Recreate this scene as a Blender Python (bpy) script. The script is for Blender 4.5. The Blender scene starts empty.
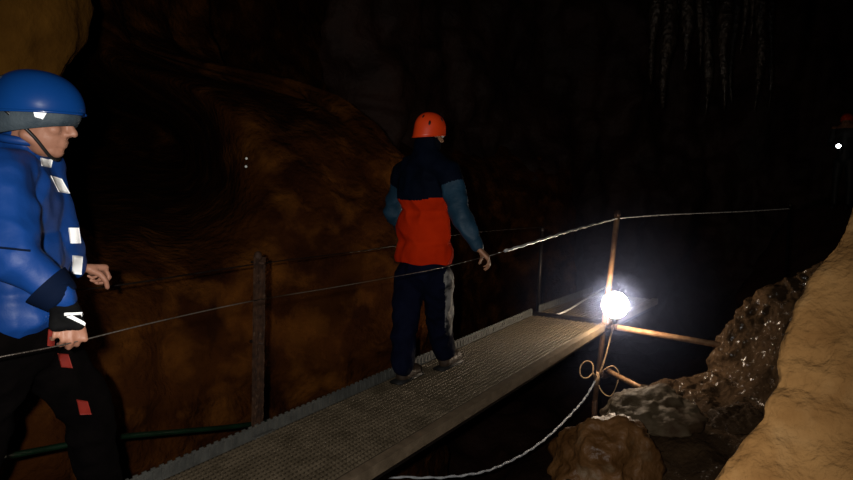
import bpy, bmesh, math, random
import numpy as np
from mathutils import Vector, Matrix, noise
from mathutils.bvhtree import BVHTree

random.seed(7)
scene = bpy.context.scene
COL = scene.collection

# ------------------------------------------------------------------ camera, world, lights, exposure
PITCH = math.radians(6.0)
FPX = 657.0
cam_d = bpy.data.cameras.new('camera')
cam_d.sensor_width = 36.0
cam_d.lens = FPX / 853.0 * 36.0
cam_d.clip_start = 0.02
cam_d.clip_end = 200
cam = bpy.data.objects.new('camera', cam_d)
cam.rotation_euler = (math.pi / 2 - PITCH, 0, 0)
COL.objects.link(cam)
scene.camera = cam

world = bpy.data.worlds.new('cave_dark')
scene.world = world
world.use_nodes = True
world.node_tree.nodes['Background'].inputs[0].default_value = (0.0, 0.0, 0.0, 1)
world.node_tree.nodes['Background'].inputs[1].default_value = 0.0

FLASH_POS = Vector((-0.10, -0.02, 0.05))
fl_d = bpy.data.lights.new('head_torch_light', 'SPOT')
fl_d.energy = 450
fl_d.color = (1.0, 0.95, 0.88)
fl_d.spot_size = math.radians(104)
fl_d.spot_blend = 1.0
fl_d.shadow_soft_size = 0.02
fl = bpy.data.objects.new('head_torch_light', fl_d)
fl.location = FLASH_POS
fl.rotation_euler = (Vector((-0.35, 3.0, -0.90))).to_track_quat('-Z', 'Y').to_euler()
COL.objects.link(fl)

vs = scene.view_settings
vs.view_transform = 'Standard'
vs.look = 'None'
vs.gamma = 1.0
vs.exposure = 0.0
vs.use_curve_mapping = False

# ------------------------------------------------------------------ helpers
SP, CP = math.sin(PITCH), math.cos(PITCH)


def P(x, y, Y):
    """point at forward distance Y (world) seen at picture position x, y"""
    u, v = x - 426.5, 240.0 - y
    up = v * CP - FPX * SP
    fw = FPX * CP + v * SP
    return Vector((u / fw * Y, Y, up / fw * Y))


def tag(o, label=None, cat=None, group=None, kind=None):
    if label: o['label'] = label
    if cat: o['category'] = cat
    if group: o['group'] = group
    if kind: o['kind'] = kind
    return o


def thing(name, loc, label, cat, group=None, rz=0.0):
    o = bpy.data.objects.new(name, None)
    o.empty_display_size = 0.1
    o.location = loc
    o.rotation_euler = (0, 0, rz)
    COL.objects.link(o)
    return tag(o, label, cat, group)


def base_of(verts):
    xs = [v[0] for v in verts]; ys = [v[1] for v in verts]; zs = [v[2] for v in verts]
    return Vector(((min(xs) + max(xs)) / 2, (min(ys) + max(ys)) / 2, min(zs)))


def world_to_parent(parent):
    if parent is None:
        return Matrix.Identity(4)
    m = Matrix.LocRotScale(parent.location, parent.rotation_euler, parent.scale)
    return world_to_parent(parent.parent) @ m.inverted() if parent.parent is None else m.inverted() @ world_to_parent(parent.parent)


def mesh_obj(name, verts, faces, mats, parent=None, smooth=True, local=False, mat_idx=None, rebase=True):
    """verts in world space unless local=True (then already in the parent's space)"""
    verts = [Vector(v) for v in verts]
    if parent is not None and not local:
        m = world_to_parent(parent)
        verts = [m @ v for v in verts]
    off = Vector((0, 0, 0))
    if parent is None and rebase:
        off = base_of(verts)
        verts = [v - off for v in verts]
    me = bpy.data.meshes.new(name)
    me.from_pydata([tuple(v) for v in verts], [], [tuple(f) for f in faces])
    if not isinstance(mats, (list, tuple)):
        mats = [mats]
    for m in mats:
        me.materials.append(m)
    if mat_idx is not None:
        me.polygons.foreach_set('material_index', mat_idx)
    me.polygons.foreach_set('use_smooth', [smooth] * len(me.polygons))
    me.update()
    o = bpy.data.objects.new(name, me)
    o.location = off
    COL.objects.link(o)
    if parent is not None:
        o.parent = parent
    return o


class MB:
    def __init__(self):
        self.v = []; self.f = []

    def add(self, vs, fs):
        n = len(self.v)
        self.v += [Vector(p) for p in vs]
        self.f += [tuple(i + n for i in f) for f in fs]

    def box(self, c, s, M=None, bev=0.0):
        c = Vector(c)
        hx, hy, hz = s[0] / 2, s[1] / 2, s[2] / 2
        if bev <= 0:
            vs = [Vector((sx * hx, sy * hy, sz * hz)) for sz in (-1, 1) for sy in (-1, 1) for sx in (-1, 1)]
            fs = [(0, 2, 3, 1), (4, 5, 7, 6), (0, 1, 5, 4), (2, 6, 7, 3), (0, 4, 6, 2), (1, 3, 7, 5)]
        else:
            bm = bmesh.new()
            bmesh.ops.create_cube(bm, size=1)
            for v in bm.verts:
                v.co = Vector((v.co.x * s[0], v.co.y * s[1], v.co.z * s[2]))
            bmesh.ops.bevel(bm, geom=bm.edges[:], offset=bev, segments=2, affect='EDGES')
            bm.verts.index_update()
            vs = [v.co.copy() for v in bm.verts]
            fs = [tuple(v.index for v in f.verts) for f in bm.faces]
            bm.free()
        if M is not None:
            vs = [M @ v for v in vs]
        self.add([v + c for v in vs], fs)
        return self

    def tube(self, pts, r, n=8, cap=True):
        pts = [Vector(p) for p in pts]
        rs = r if isinstance(r, (list, tuple)) else [r] * len(pts)
        vs, fs = [], []
        ref = None
        for i, p in enumerate(pts):
            a = pts[max(0, i - 1)]; b = pts[min(len(pts) - 1, i + 1)]
            t = (b - a).normalized()
            if ref is None:
                ref = Vector((0, 0, 1)) if abs(t.z) < 0.9 else Vector((1, 0, 0))
            s = t.cross(ref).normalized()
            ref = s.cross(t).normalized()
            for k in range(n):
                an = 2 * math.pi * k / n
                vs.append(p + (s * math.cos(an) + ref * math.sin(an)) * rs[i])
        for i in range(len(pts) - 1):
            for k in range(n):
                k2 = (k + 1) % n
                fs.append((i * n + k, i * n + k2, (i + 1) * n + k2, (i + 1) * n + k))
        if cap:
            fs.append(tuple(range(n))[::-1])
            fs.append(tuple((len(pts) - 1) * n + k for k in range(n)))
        self.add(vs, fs)
        return self

    def capsule(self, p0, r0, p1, r1, n=14):
        p0, p1 = Vector(p0), Vector(p1)
        d = p1 - p0
        L = d.length
        t = d.normalized() if L > 1e-6 else Vector((0, 0, 1))
        pts, rs = [], []
        for k in range(5):
            a = math.pi / 2 * (1 - k / 4)
            pts.append(p0 - t * r0 * math.sin(a)); rs.append(max(r0 * math.cos(a), r0 * 0.02))
        for k in range(5):
            a = math.pi / 2 * (k / 4)
            pts.append(p1 + t * r1 * math.sin(a)); rs.append(max(r1 * math.cos(a), r1 * 0.02))
        if L < 1e-6:
            pts.pop(4); rs.pop(4)
        # direct ring construction with a fixed frame
        ref = Vector((0, 0, 1)) if abs(t.z) < 0.9 else Vector((1, 0, 0))
        s = t.cross(ref).normalized(); q = s.cross(t)
        vs = [p + (s * math.cos(2 * math.pi * k / n) + q * math.sin(2 * math.pi * k / n)) * r for p, r in zip(pts, rs) for k in range(n)]
        fs = []
        for i in range(len(pts) - 1):
            for k in range(n):
                k2 = (k + 1) % n
                fs.append((i * n + k, i * n + k2, (i + 1) * n + k2, (i + 1) * n + k))
        fs.append(tuple(range(n))[::-1])
        fs.append(tuple((len(pts) - 1) * n + k for k in range(n)))
        self.add(vs, fs)
        return self

    def ell(self, c, r, M=None, nu=16, nv=10):
        c = Vector(c)
        vs = [Vector((0, 0, -r[2]))]
        for j in range(1, nv):
            th = -math.pi / 2 + math.pi * j / nv
            for i in range(nu):
                ph = 2 * math.pi * i / nu
                vs.append(Vector((r[0] * math.cos(th) * math.cos(ph), r[1] * math.cos(th) * math.sin(ph), r[2] * math.sin(th))))
        vs.append(Vector((0, 0, r[2])))
        fs = []
        for i in range(nu):
            fs.append((0, 1 + (i + 1) % nu, 1 + i))
        for j in range(nv - 2):
            for i in range(nu):
                a = 1 + j * nu; b = a + nu; i2 = (i + 1) % nu
                fs.append((a + i, a + i2, b + i2, b + i))
        a = 1 + (nv - 2) * nu; t = len(vs) - 1
        for i in range(nu):
            fs.append((a + i, a + (i + 1) % nu, t))
        if M is not None:
            vs = [M @ v for v in vs]
        self.add([v + c for v in vs], fs)
        return self

    def build(self, name, mats, parent=None, smooth=True, local=False):
        return mesh_obj(name, self.v, self.f, mats, parent, smooth, local)


def fuse(mb, voxel, smooth_it=4, smooth_f=0.5):
    """one continuous surface from overlapping solids: voxel remesh + smoothing"""
    me = bpy.data.meshes.new('tmp')
    me.from_pydata([tuple(v) for v in mb.v], [], mb.f)
    o = bpy.data.objects.new('tmp', me)
    COL.objects.link(o)
    m = o.modifiers.new('r', 'REMESH'); m.mode = 'VOXEL'; m.voxel_size = voxel; m.adaptivity = 0.0
    if smooth_it:
        s = o.modifiers.new('s', 'SMOOTH'); s.factor = smooth_f; s.iterations = smooth_it
    bpy.context.view_layer.update()
    dg = bpy.context.evaluated_depsgraph_get()
    em = bpy.data.meshes.new_from_object(o.evaluated_get(dg))
    n = len(em.vertices)
    co = np.empty(n * 3); em.vertices.foreach_get('co', co); co = co.reshape(-1, 3)
    no = np.array([tuple(v.normal) for v in em.vertices])
    fs = [tuple(p.vertices) for p in em.polygons]
    bpy.data.objects.remove(o); bpy.data.meshes.remove(me); bpy.data.meshes.remove(em)
    return co, no, fs


def folds(co, no, amp, freq, seed=0.0, stretch=(1, 1, 1)):
    out = co.copy()
    for i in range(len(co)):
        p = Vector((co[i][0] * stretch[0], co[i][1] * stretch[1], co[i][2] * stretch[2])) * freq + Vector((seed, seed * 1.7, 0))
        a = 1.0 - 2.0 * abs(noise.noise(p)) + 0.5 * noise.noise(p * 2.3)
        out[i] += no[i] * amp * (a - 0.5)
    return out


# ------------------------------------------------------------------ materials
def mat(name, c1, c2=None, scale=6.0, rough=0.7, metal=0.0, bump=0.0, bscale=None, rough2=None, spec=0.5,
        detail=6.0, lo=0.35, hi=0.65, c3=None, c3scale=2.0, c3lo=0.5, c3hi=0.7, bdist=0.02, stretch=None, coat=0.0, k=0.5, wet=None):
    c1 = tuple(v * k for v in c1); c2 = tuple(v * k for v in c2) if c2 else None; c3 = tuple(v * k for v in c3) if c3 else None
    spec *= 0.5
    m = bpy.data.materials.new(name)
    m.use_nodes = True
    nt = m.node_tree; N = nt.nodes; L = nt.links
    b = N['Principled BSDF']
    b.inputs['Roughness'].default_value = rough
    b.inputs['Metallic'].default_value = metal
    b.inputs['Specular IOR Level'].default_value = spec
    b.inputs['Coat Weight'].default_value = coat
    b.inputs['Coat Roughness'].default_value = 0.12
    tc = N.new('ShaderNodeTexCoord')
    src = tc.outputs['Object']
    if stretch:
        mp = N.new('ShaderNodeMapping'); mp.inputs['Scale'].default_value = stretch
        L.new(src, mp.inputs[0]); src = mp.outputs[0]
    nz = N.new('ShaderNodeTexNoise'); nz.inputs['Scale'].default_value = scale; nz.inputs['Detail'].default_value = detail
    L.new(src, nz.inputs['Vector'])
    cr = N.new('ShaderNodeValToRGB')
    cr.color_ramp.elements[0].position = lo; cr.color_ramp.elements[1].position = hi
    cr.color_ramp.elements[0].color = (*c1, 1); cr.color_ramp.elements[1].color = (*(c2 or c1), 1)
    L.new(nz.outputs[0], cr.inputs[0])
    colout = cr.outputs[0]
    if c3:
        nz3 = N.new('ShaderNodeTexNoise'); nz3.inputs['Scale'].default_value = c3scale; nz3.inputs['Detail'].default_value = 5
        L.new(src, nz3.inputs['Vector'])
        r3 = N.new('ShaderNodeMapRange'); r3.inputs[1].default_value = c3lo; r3.inputs[2].default_value = c3hi
        L.new(nz3.outputs[0], r3.inputs[0])
        mx = N.new('ShaderNodeMix'); mx.data_type = 'RGBA'
        L.new(r3.outputs[0], mx.inputs[0]); L.new(colout, mx.inputs[6]); mx.inputs[7].default_value = (*c3, 1)
        colout = mx.outputs[2]
    L.new(colout, b.inputs['Base Color'])
    if rough2 is not None:
        rr = N.new('ShaderNodeMapRange'); rr.inputs[1].default_value = lo; rr.inputs[2].default_value = hi
        rr.inputs[3].default_value = rough; rr.inputs[4].default_value = rough2
        L.new(nz.outputs[0], rr.inputs[0]); L.new(rr.outputs[0], b.inputs['Roughness'])
    if bump:
        bz = N.new('ShaderNodeTexNoise'); bz.inputs['Scale'].default_value = bscale or scale * 4; bz.inputs['Detail'].default_value = 8
        L.new(src, bz.inputs['Vector'])
        bp = N.new('ShaderNodeBump'); bp.inputs['Strength'].default_value = bump; bp.inputs['Distance'].default_value = bdist
        L.new(bz.outputs[0], bp.inputs['Height']); L.new(bp.outputs[0], b.inputs['Normal'])
    if wet:      # scattered wet spots on otherwise dull rock
        wz = N.new('ShaderNodeTexNoise'); wz.inputs['Scale'].default_value = wet[0]; wz.inputs['Detail'].default_value = 4
        L.new(src, wz.inputs['Vector'])
        wr_ = N.new('ShaderNodeMapRange'); wr_.inputs[1].default_value = wet[1]; wr_.inputs[2].default_value = wet[1] + 0.06
        wr_.inputs[3].default_value = spec; wr_.inputs[4].default_value = wet[2]
        L.new(wz.outputs[0], wr_.inputs[0]); L.new(wr_.outputs[0], b.inputs['Specular IOR Level'])
        wq = N.new('ShaderNodeMapRange'); wq.inputs[1].default_value = wet[1]; wq.inputs[2].default_value = wet[1] + 0.06
        wq.inputs[3].default_value = rough; wq.inputs[4].default_value = 0.15
        L.new(wz.outputs[0], wq.inputs[0]); L.new(wq.outputs[0], b.inputs['Roughness'])
    return m


def emit(name, col, strength):
    m = bpy.data.materials.new(name); m.use_nodes = True
    b = m.node_tree.nodes['Principled BSDF']
    b.inputs['Base Color'].default_value = (*col, 1)
    b.inputs['Emission Color'].default_value = (*col, 1)
    b.inputs['Emission Strength'].default_value = strength
    return m


M = {
    'wall': mat('wall_rock', (0.028, 0.0068, 0.0006), (0.075, 0.0220, 0.0022), 2.8, 0.9, spec=0.1, bump=0.9, bscale=14, bdist=0.05,
                c3=(0.20, 0.068, 0.009), c3scale=3.0, c3lo=0.50, c3hi=0.78),
    'overhang': mat('overhang_rock', (0.095, 0.040, 0.005), (0.165, 0.072, 0.010), 4, 0.9, spec=0.1, bump=0.5, bscale=16, bdist=0.03),
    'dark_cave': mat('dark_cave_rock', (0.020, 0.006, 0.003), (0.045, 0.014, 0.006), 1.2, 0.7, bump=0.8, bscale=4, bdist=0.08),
    'tan': mat('tan_rock', (0.265, 0.130, 0.040), (0.385, 0.205, 0.070), 9, 0.9, bump=0.9, bscale=34, bdist=0.02, spec=0.2,
               c3=(0.43, 0.255, 0.105), c3scale=7, c3lo=0.55, c3hi=0.8),
    'bank': mat('dark_wet_rock', (0.042, 0.025, 0.013), (0.080, 0.047, 0.024), 3.0, 0.8, bump=0.8, bscale=30, bdist=0.02, wet=(26, 0.60, 0.8),
                spec=0.04),
    'boulder': mat('boulder_rock', (0.10, 0.042, 0.012), (0.24, 0.11, 0.035), 4.5, 0.38, bump=0.7, bscale=18, bdist=0.03, rough2=0.6,
                   c3=(0.27, 0.20, 0.12), c3scale=4, c3lo=0.55, c3hi=0.75),
    'slab': mat('slab_rock', (0.075, 0.052, 0.028), (0.19, 0.145, 0.09), 5, 0.7, spec=0.2, bump=0.6, bscale=20, bdist=0.02,
                c3=(0.06, 0.033, 0.015), c3scale=5, c3lo=0.45, c3hi=0.62),
    'wetstal': mat('wet_calcite', (0.018, 0.012, 0.008), (0.055, 0.038, 0.026), 6, 0.12, bump=1.0, bscale=14, bdist=0.06, rough2=0.3, spec=0.8),
    'deck': mat('worn_galvanised_deck', (0.095, 0.072, 0.044), (0.155, 0.118, 0.074), 9, 0.50, metal=0.35, bump=0.15, bscale=80, rough2=0.65),
    'deckbase': mat('deck_pan', (0.010, 0.007, 0.004), (0.024, 0.017, 0.010), 9, 0.6, metal=0.2, bump=0.2, bscale=60),
    'lip': mat('galvanised_lip', (0.085, 0.085, 0.078), (0.135, 0.135, 0.122), 14, 0.5, metal=0.3, bump=0.2, bscale=90),
    'edge': mat('brown_edge_steel', (0.17, 0.125, 0.08), (0.27, 0.20, 0.13), 14, 0.5, metal=0.3, bump=0.2, bscale=90),
    'darksteel': mat('dark_steel', (0.012, 0.009, 0.008), (0.03, 0.022, 0.018), 20, 0.5, metal=0.6),
    'rust': mat('rusty_steel', (0.025, 0.010, 0.005), (0.075, 0.032, 0.014), 26, 0.75, metal=0.2, bump=0.8, bscale=60, bdist=0.006,
                c3=(0.15, 0.09, 0.055), c3scale=40, c3lo=0.6, c3hi=0.75),
    'pipe': mat('rusty_pipe', (0.26, 0.12, 0.05), (0.42, 0.24, 0.12), 18, 0.55, metal=0.3, bump=0.4, bscale=60, bdist=0.004),
    'wire': mat('steel_wire', (0.012, 0.009, 0.007), (0.30, 0.25, 0.21), 3.5, 0.4, metal=0.7, bump=0.8, bscale=160, bdist=0.003),
    'bright_wire': mat('lamp_lit_wire', (0.6, 0.57, 0.54), (0.85, 0.83, 0.8), 50, 0.35, metal=0.1, bump=0.6, bscale=120, bdist=0.003),  # pale tone puts the lamp's glare into the wire colour
    'cable': mat('pale_electric_cable', (0.45, 0.47, 0.50), (0.8, 0.82, 0.85), 14, 0.3, bump=0.3, bscale=40),
    'tape': mat('tan_tape', (0.42, 0.26, 0.14), (0.55, 0.36, 0.2), 30, 0.6),
    'hose': mat('green_hose', (0.001, 0.009, 0.003), (0.002, 0.016, 0.006), 10, 0.45),
    'black_plastic': mat('black_plastic', (0.012, 0.012, 0.012), (0.02, 0.02, 0.02), 10, 0.4),
    'skin': mat('skin', (0.42, 0.19, 0.12), (0.52, 0.25, 0.165), 12, 0.5, bump=0.08, bscale=120),
    'skin_mid': mat('skin_tanned', (0.32, 0.15, 0.08), (0.42, 0.2, 0.11), 12, 0.5),
    'hair': mat('grey_hair', (0.12, 0.09, 0.07), (0.25, 0.2, 0.16), 60, 0.7, bump=0.5, bscale=200),
    'eye': mat('eye', (0.55, 0.52, 0.5), None, 5, 0.2),
    'blue_jacket': mat('blue_jacket', (0.003, 0.046, 0.235), (0.004, 0.062, 0.31), 5, 0.55, bump=0.25, bscale=40, bdist=0.006),
    'blue_dark': mat('dark_blue_shade_seam', (0.002, 0.006, 0.022), (0.003, 0.010, 0.035), 5, 0.8, spec=0.1),  # dark blue for seams and the shade painted on the sleeve end
    'blue_helmet': mat('blue_helmet', (0.004, 0.055, 0.26), (0.006, 0.07, 0.32), 4, 0.28, coat=0.3),
    'grey_band': mat('grey_headband', (0.05, 0.075, 0.10), (0.085, 0.115, 0.14), 18, 0.7, bump=0.2, bscale=80),
    'reflect': mat('silver_reflective_tape', (0.95, 0.96, 0.97), None, 5, 0.5, k=1.0),
    'black_cloth': mat('black_trouser_cloth', (0.0015, 0.0010, 0.0010), (0.003, 0.002, 0.002), 12, 0.9, bump=0.2, bscale=60, spec=0.05),
    'red_strap': mat('red_strap', (0.22, 0.012, 0.006), (0.30, 0.02, 0.01), 20, 0.7),
    'black_glove': mat('black_glove', (0.004, 0.004, 0.005), (0.008, 0.008, 0.008), 20, 0.8, spec=0.1),
    'orange': mat('orange_jacket', (0.46, 0.018, 0.001), (0.60, 0.028, 0.002), 5, 0.9, spec=0.06, bump=0.25, bscale=30, bdist=0.006),
    'navy': mat('navy_yoke', (0.0008, 0.0025, 0.009), (0.0012, 0.004, 0.014), 6, 0.8, spec=0.08),
    'teal': mat('teal_sleeve', (0.006, 0.032, 0.062), (0.010, 0.048, 0.09), 6, 0.65, bump=0.2, bscale=40),
    'navy_trouser': mat('navy_trousers', (0.0015, 0.0025, 0.011), (0.0025, 0.004, 0.016), 8, 0.85, bump=0.3, bscale=30, spec=0.08),
    'lit_print': mat('lit_trouser_print', (0.008, 0.009, 0.014), (0.22, 0.21, 0.20), 11, 0.7, lo=0.45, hi=0.55),  # grey print mixed with lamp light painted on the right thigh
    'orange_helmet': mat('orange_helmet', (0.90, 0.060, 0.008), (0.98, 0.08, 0.012), 4, 0.4),
    'boot': mat('brown_boot', (0.030, 0.018, 0.011), (0.06, 0.036, 0.022), 14, 0.6, bump=0.3, bscale=50),
    'dark_grey': mat('dark_grey_fabric', (0.012, 0.012, 0.014), (0.03, 0.03, 0.032), 10, 0.6),
    'bulb': emit('lit_bulb_glass', (1.0, 0.80, 0.60), 135.0),
    'torch': emit('lit_torch_lens', (0.9, 0.95, 1.0), 14.0),
    'tiny': mat('reflector_glass', (0.95, 1.0, 0.95), None, 5, 0.4, k=1.0),
}


# ------------------------------------------------------------------ cave shell
def catmull(pts, n):
    pts = [Vector(p) for p in pts]
    out = []
    m = len(pts) - 1
    for k in range(n):
        t = k / (n - 1) * m
        i = min(int(t), m - 1); f = t - i
        p0 = pts[max(i - 1, 0)]; p1 = pts[i]; p2 = pts[i + 1]; p3 = pts[min(i + 2, m)]
        out.append(0.5 * ((2 * p1) + (p2 - p0) * f + (2 * p0 - 5 * p1 + 4 * p2 - p3) * f * f + (3 * p1 - p0 - 3 * p2 + p3) * f ** 3))
    return out


def fbm(p, oct=5):
    return noise.fractal(p, 1.0, 2.0, oct)


def cave_wall(name, plan, z0, z1, nu, nv, amp, material, shape=None, ribs=0.0, alcove=None):
    pl = catmull([(a, b, 0) for a, b in plan], nu)
    vs, fs = [], []
    for i in range(nu):
        a = pl[max(i - 1, 0)]; b = pl[min(i + 1, nu - 1)]
        t = (b - a).normalized()
        n = Vector((t.y, -t.x, 0))         # towards the open cave (right-hand side of the path)
        for j in range(nv):
            z = z0 + (z1 - z0) * j / (nv - 1)
            p = pl[i] + Vector((0, 0, z))
            d = amp * fbm(p * 0.55 + Vector((3.1, 0, 0))) + amp * 0.25 * (1 - 2 * abs(noise.noise(p * 2.1))) + amp * 0.16 * fbm(p * 5, 5)
            if ribs:
                q = Vector((p.x * 2.2, p.y * 2.2, p.z * 0.35))
                d += ribs * (1 - 2 * abs(noise.noise(q)))
            if shape:
                d += shape(pl[i], z)
            q_ = p + n * d
            if alcove:
                q_ = q_ + alcove(pl[i], z)
            vs.append(q_ + Vector((0, 0, amp * 0.3 * noise.noise(p * 1.3 + Vector((9, 9, 9))))))
    for i in range(nu - 1):
        for j in range(nv - 1):
            a = i * nv + j
            fs.append((a, a + nv, a + nv + 1, a + 1))
    o = mesh_obj(name, vs, fs, material)
    return tag(o, kind='structure')


def bell(x, c, w):
    return math.exp(-((x - c) / w) ** 2)


def left_shape(p, z):
    az = math.degrees(math.atan2(p.x, p.y))
    s = -0.9 / (1 + math.exp(-(z - 0.1) * 3))            # upper wall set back so that it falls darker
    s += 0.22 * bell(az, -5, 4.0) * bell(z, -0.9, 0.7)
    s += -2.8 / (1 + math.exp(-(z - 1.0 - 0.25 * noise.noise(p * 0.8)) * 6))   # set back above an added shelf so the top falls dark
    return s


def left_alcove(p, z):
    az = math.degrees(math.atan2(p.x, p.y))
    up = 1 / (1 + math.exp(-(z + 0.20 + 0.12 * noise.noise(p * 2)) * 6))
    return Vector((p.x, p.y, 0)).normalized() * 6.5 * max(0.0, min(1.0, 1.5 * bell(az, -23.0, 5.6))) * up   # recess deepened along view lines to put shade above rail height


wl = cave_wall('wall_left', [(-3.6, -2.5), (-3.55, 0.0), (-3.25, 1.8), (-2.75, 3.0), (-1.95, 4.3), (-1.0, 5.5), (-0.1, 6.35), (0.16, 7.2), (0.0, 8.6), (0.1, 10.6), (1.3, 12.4), (3.0, 13.3)],
               -4.6, 4.4, 230, 130, 0.28, M['wall'], left_shape, alcove=left_alcove)
tag(wl, 'rusty brown rock wall of the cave behind the walkway', 'cave wall')
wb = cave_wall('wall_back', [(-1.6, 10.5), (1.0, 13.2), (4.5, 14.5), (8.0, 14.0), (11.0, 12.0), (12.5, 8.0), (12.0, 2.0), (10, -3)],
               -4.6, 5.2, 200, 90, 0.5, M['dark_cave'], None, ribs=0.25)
tag(wb, 'dark far wall of the cavern with wet ribs', 'cave wall')


def sheet(name, x0, x1, y0, y1, nx, ny, zf, material, label, cat):
    vs, fs = [], []
    for i in range(nx):
        for j in range(ny):
            x = x0 + (x1 - x0) * i / (nx - 1); y = y0 + (y1 - y0) * j / (ny - 1)
            vs.append((x, y, zf(x, y)))
    for i in range(nx - 1):
        for j in range(ny - 1):
            a = i * ny + j
            fs.append((a, a + ny, a + ny + 1, a + 1))
    o = mesh_obj(name, vs, fs, material)
    return tag(o, label, cat, kind='structure')


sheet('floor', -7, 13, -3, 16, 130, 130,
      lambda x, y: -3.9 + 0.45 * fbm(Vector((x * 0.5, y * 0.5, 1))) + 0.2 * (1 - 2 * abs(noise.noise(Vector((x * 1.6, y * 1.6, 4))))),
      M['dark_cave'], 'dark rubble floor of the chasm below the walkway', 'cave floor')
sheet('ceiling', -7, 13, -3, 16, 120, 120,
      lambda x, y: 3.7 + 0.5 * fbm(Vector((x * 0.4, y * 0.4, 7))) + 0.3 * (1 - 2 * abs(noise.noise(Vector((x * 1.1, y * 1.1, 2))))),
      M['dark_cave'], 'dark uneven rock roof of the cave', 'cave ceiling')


# ------------------------------------------------------------------ rocks
def lump(name, c, r, seed, amp, mat_, label, cat, sub=5, freq=2.0, ridge=0.5, group=None, rot=None, npl=16):
    bm = bmesh.new()
    bmesh.ops.create_icosphere(bm, subdivisions=sub, radius=1.0)
    c = Vector(c); s = Vector((seed, seed * 2.3, seed * 0.7))
    R = rot or Matrix.Identity(3)
    rm = sum(r) / 3
    rg = random.Random(int(seed * 10))
    planes = []
    for _ in range(npl):
        pn = Vector((rg.gauss(0, 1), rg.gauss(0, 1), rg.gauss(0, 1))).normalized()
        planes.append((pn, rg.uniform(0.72, 1.0)))
    for v in bm.verts:
        d = v.co.normalized()
        # chiselled body: the nearest of a set of cutting planes bounds it
        k = 1.25
        for pn, ph_ in planes:
            dp = d.dot(pn)
            if dp > 0.05: k = min(k, ph_ / dp)
        q = Vector((d.x * r[0], d.y * r[1], d.z * r[2])) * k
        p = q / rm * freq + s
        h = fbm(p, 7) * amp * 0.5 + ridge * amp * 0.5 * (1 - 2 * abs(noise.noise(p * 1.4))) + 0.12 * amp * fbm(p * 7, 4)
        v.co = c + R @ (q + d * h)
    bm.verts.index_update()
    vs = [v.co.copy() for v in bm.verts]; fs = [tuple(v.index for v in f.verts) for f in bm.faces]
    bm.free()
    o = mesh_obj(name, vs, fs, mat_)
    return tag(o, label, cat, group)


lump('rock_overhang', P(2, 8, 3.15) + Vector((-0.27, 0.15, 0.02)), (0.60, 0.6, 0.60), 3.3, 0.07, M['overhang'],
     'smooth ochre rock bulge behind the blue helmet', 'rock', freq=1.5, npl=60)


def loft(name, rows, mat_, label, cat, amp, freq, seed, sub=1, ridge=0.6, rugged=0.0):
    """rows: list of equal-length world polylines; resampled smoothly, then roughened along the normals"""
    nu = len(rows)
    NU, NV = (nu - 1) * sub + 1, 0
    dense = []
    cols = list(zip(*rows))
    cols2 = [catmull(c, NU) for c in cols]
    rows2 = list(zip(*cols2))
    for r in rows2:
        dense.append(catmull(list(r), (len(r) - 1) * sub + 1))
    NV = len(dense[0])
    pts = np.array([[tuple(p) for p in r] for r in dense])
    du = np.gradient(pts, axis=0); dv = np.gradient(pts, axis=1)
    nn = np.cross(du, dv); nn /= np.linalg.norm(nn, axis=2, keepdims=True) + 1e-9
    vs, fs = [], []
    for i in range(NU):
        for j in range(NV):
            p = Vector(pts[i, j]); n = Vector(nn[i, j])
            q = p * freq + Vector((seed, seed, seed))
            h = amp * (fbm(q, 8) + ridge * (1 - 2 * abs(noise.noise(q * 1.3))) - ridge * 0.5)
            if rugged:
                rg_ = 0.22 + 0.78 * bell(j / (NV - 1), 0.36, 0.14)     # broken crest, smoother slope
                h += rg_ * rugged * (1 - 2 * abs(noise.noise(p * 7.5))) + rg_ * rugged * 0.5 * (1 - 2 * abs(noise.noise(p * 17)))
            vs.append(p + n * h)
    for i in range(NU - 1):
        for j in range(NV - 1):
            a = i * NV + j
            fs.append((a, a + NV, a + NV + 1, a + 1))
    o = mesh_obj(name, vs, fs, mat_)
    return tag(o, label, cat)


# near tan rock face: silhouette edge, then out to the right and towards the viewer's side
edge = [(905, 120), (880, 165), (853, 212), (836, 238), (824, 256), (811, 280), (806, 297), (797, 315), (786, 335), (785, 352), (778, 366), (779, 384), (768, 398),
        (759, 420), (741, 445), (719, 480), (690, 530), (660, 590)]
rows = []
for k, (x, y) in enumerate(edge):
    Yd = 1.95 - 0.035 * k * 0.7
    e = P(x, y, Yd)
    rows.append([e + Vector(o) for o in ((1.05, 0.95, -0.5), (0.70, 0.62, -0.25), (0.30, 0.26, -0.08), (0.07, 0.05, -0.01), (0, 0, 0), (0.06, -0.07, 0), (0.2, -0.16, 0.0), (0.4, -0.30, 0.02), (0.65, -0.5, 0.05), (0.95, -0.85, 0.1), (1.3, -1.4, 0.2))])
loft('rock_outcrop', rows, M['tan'], 'large dry tan rock face rising beside the dark wet bank', 'rock', 0.022, 5.0, 2.0, sub=12, ridge=0.5)

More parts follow.
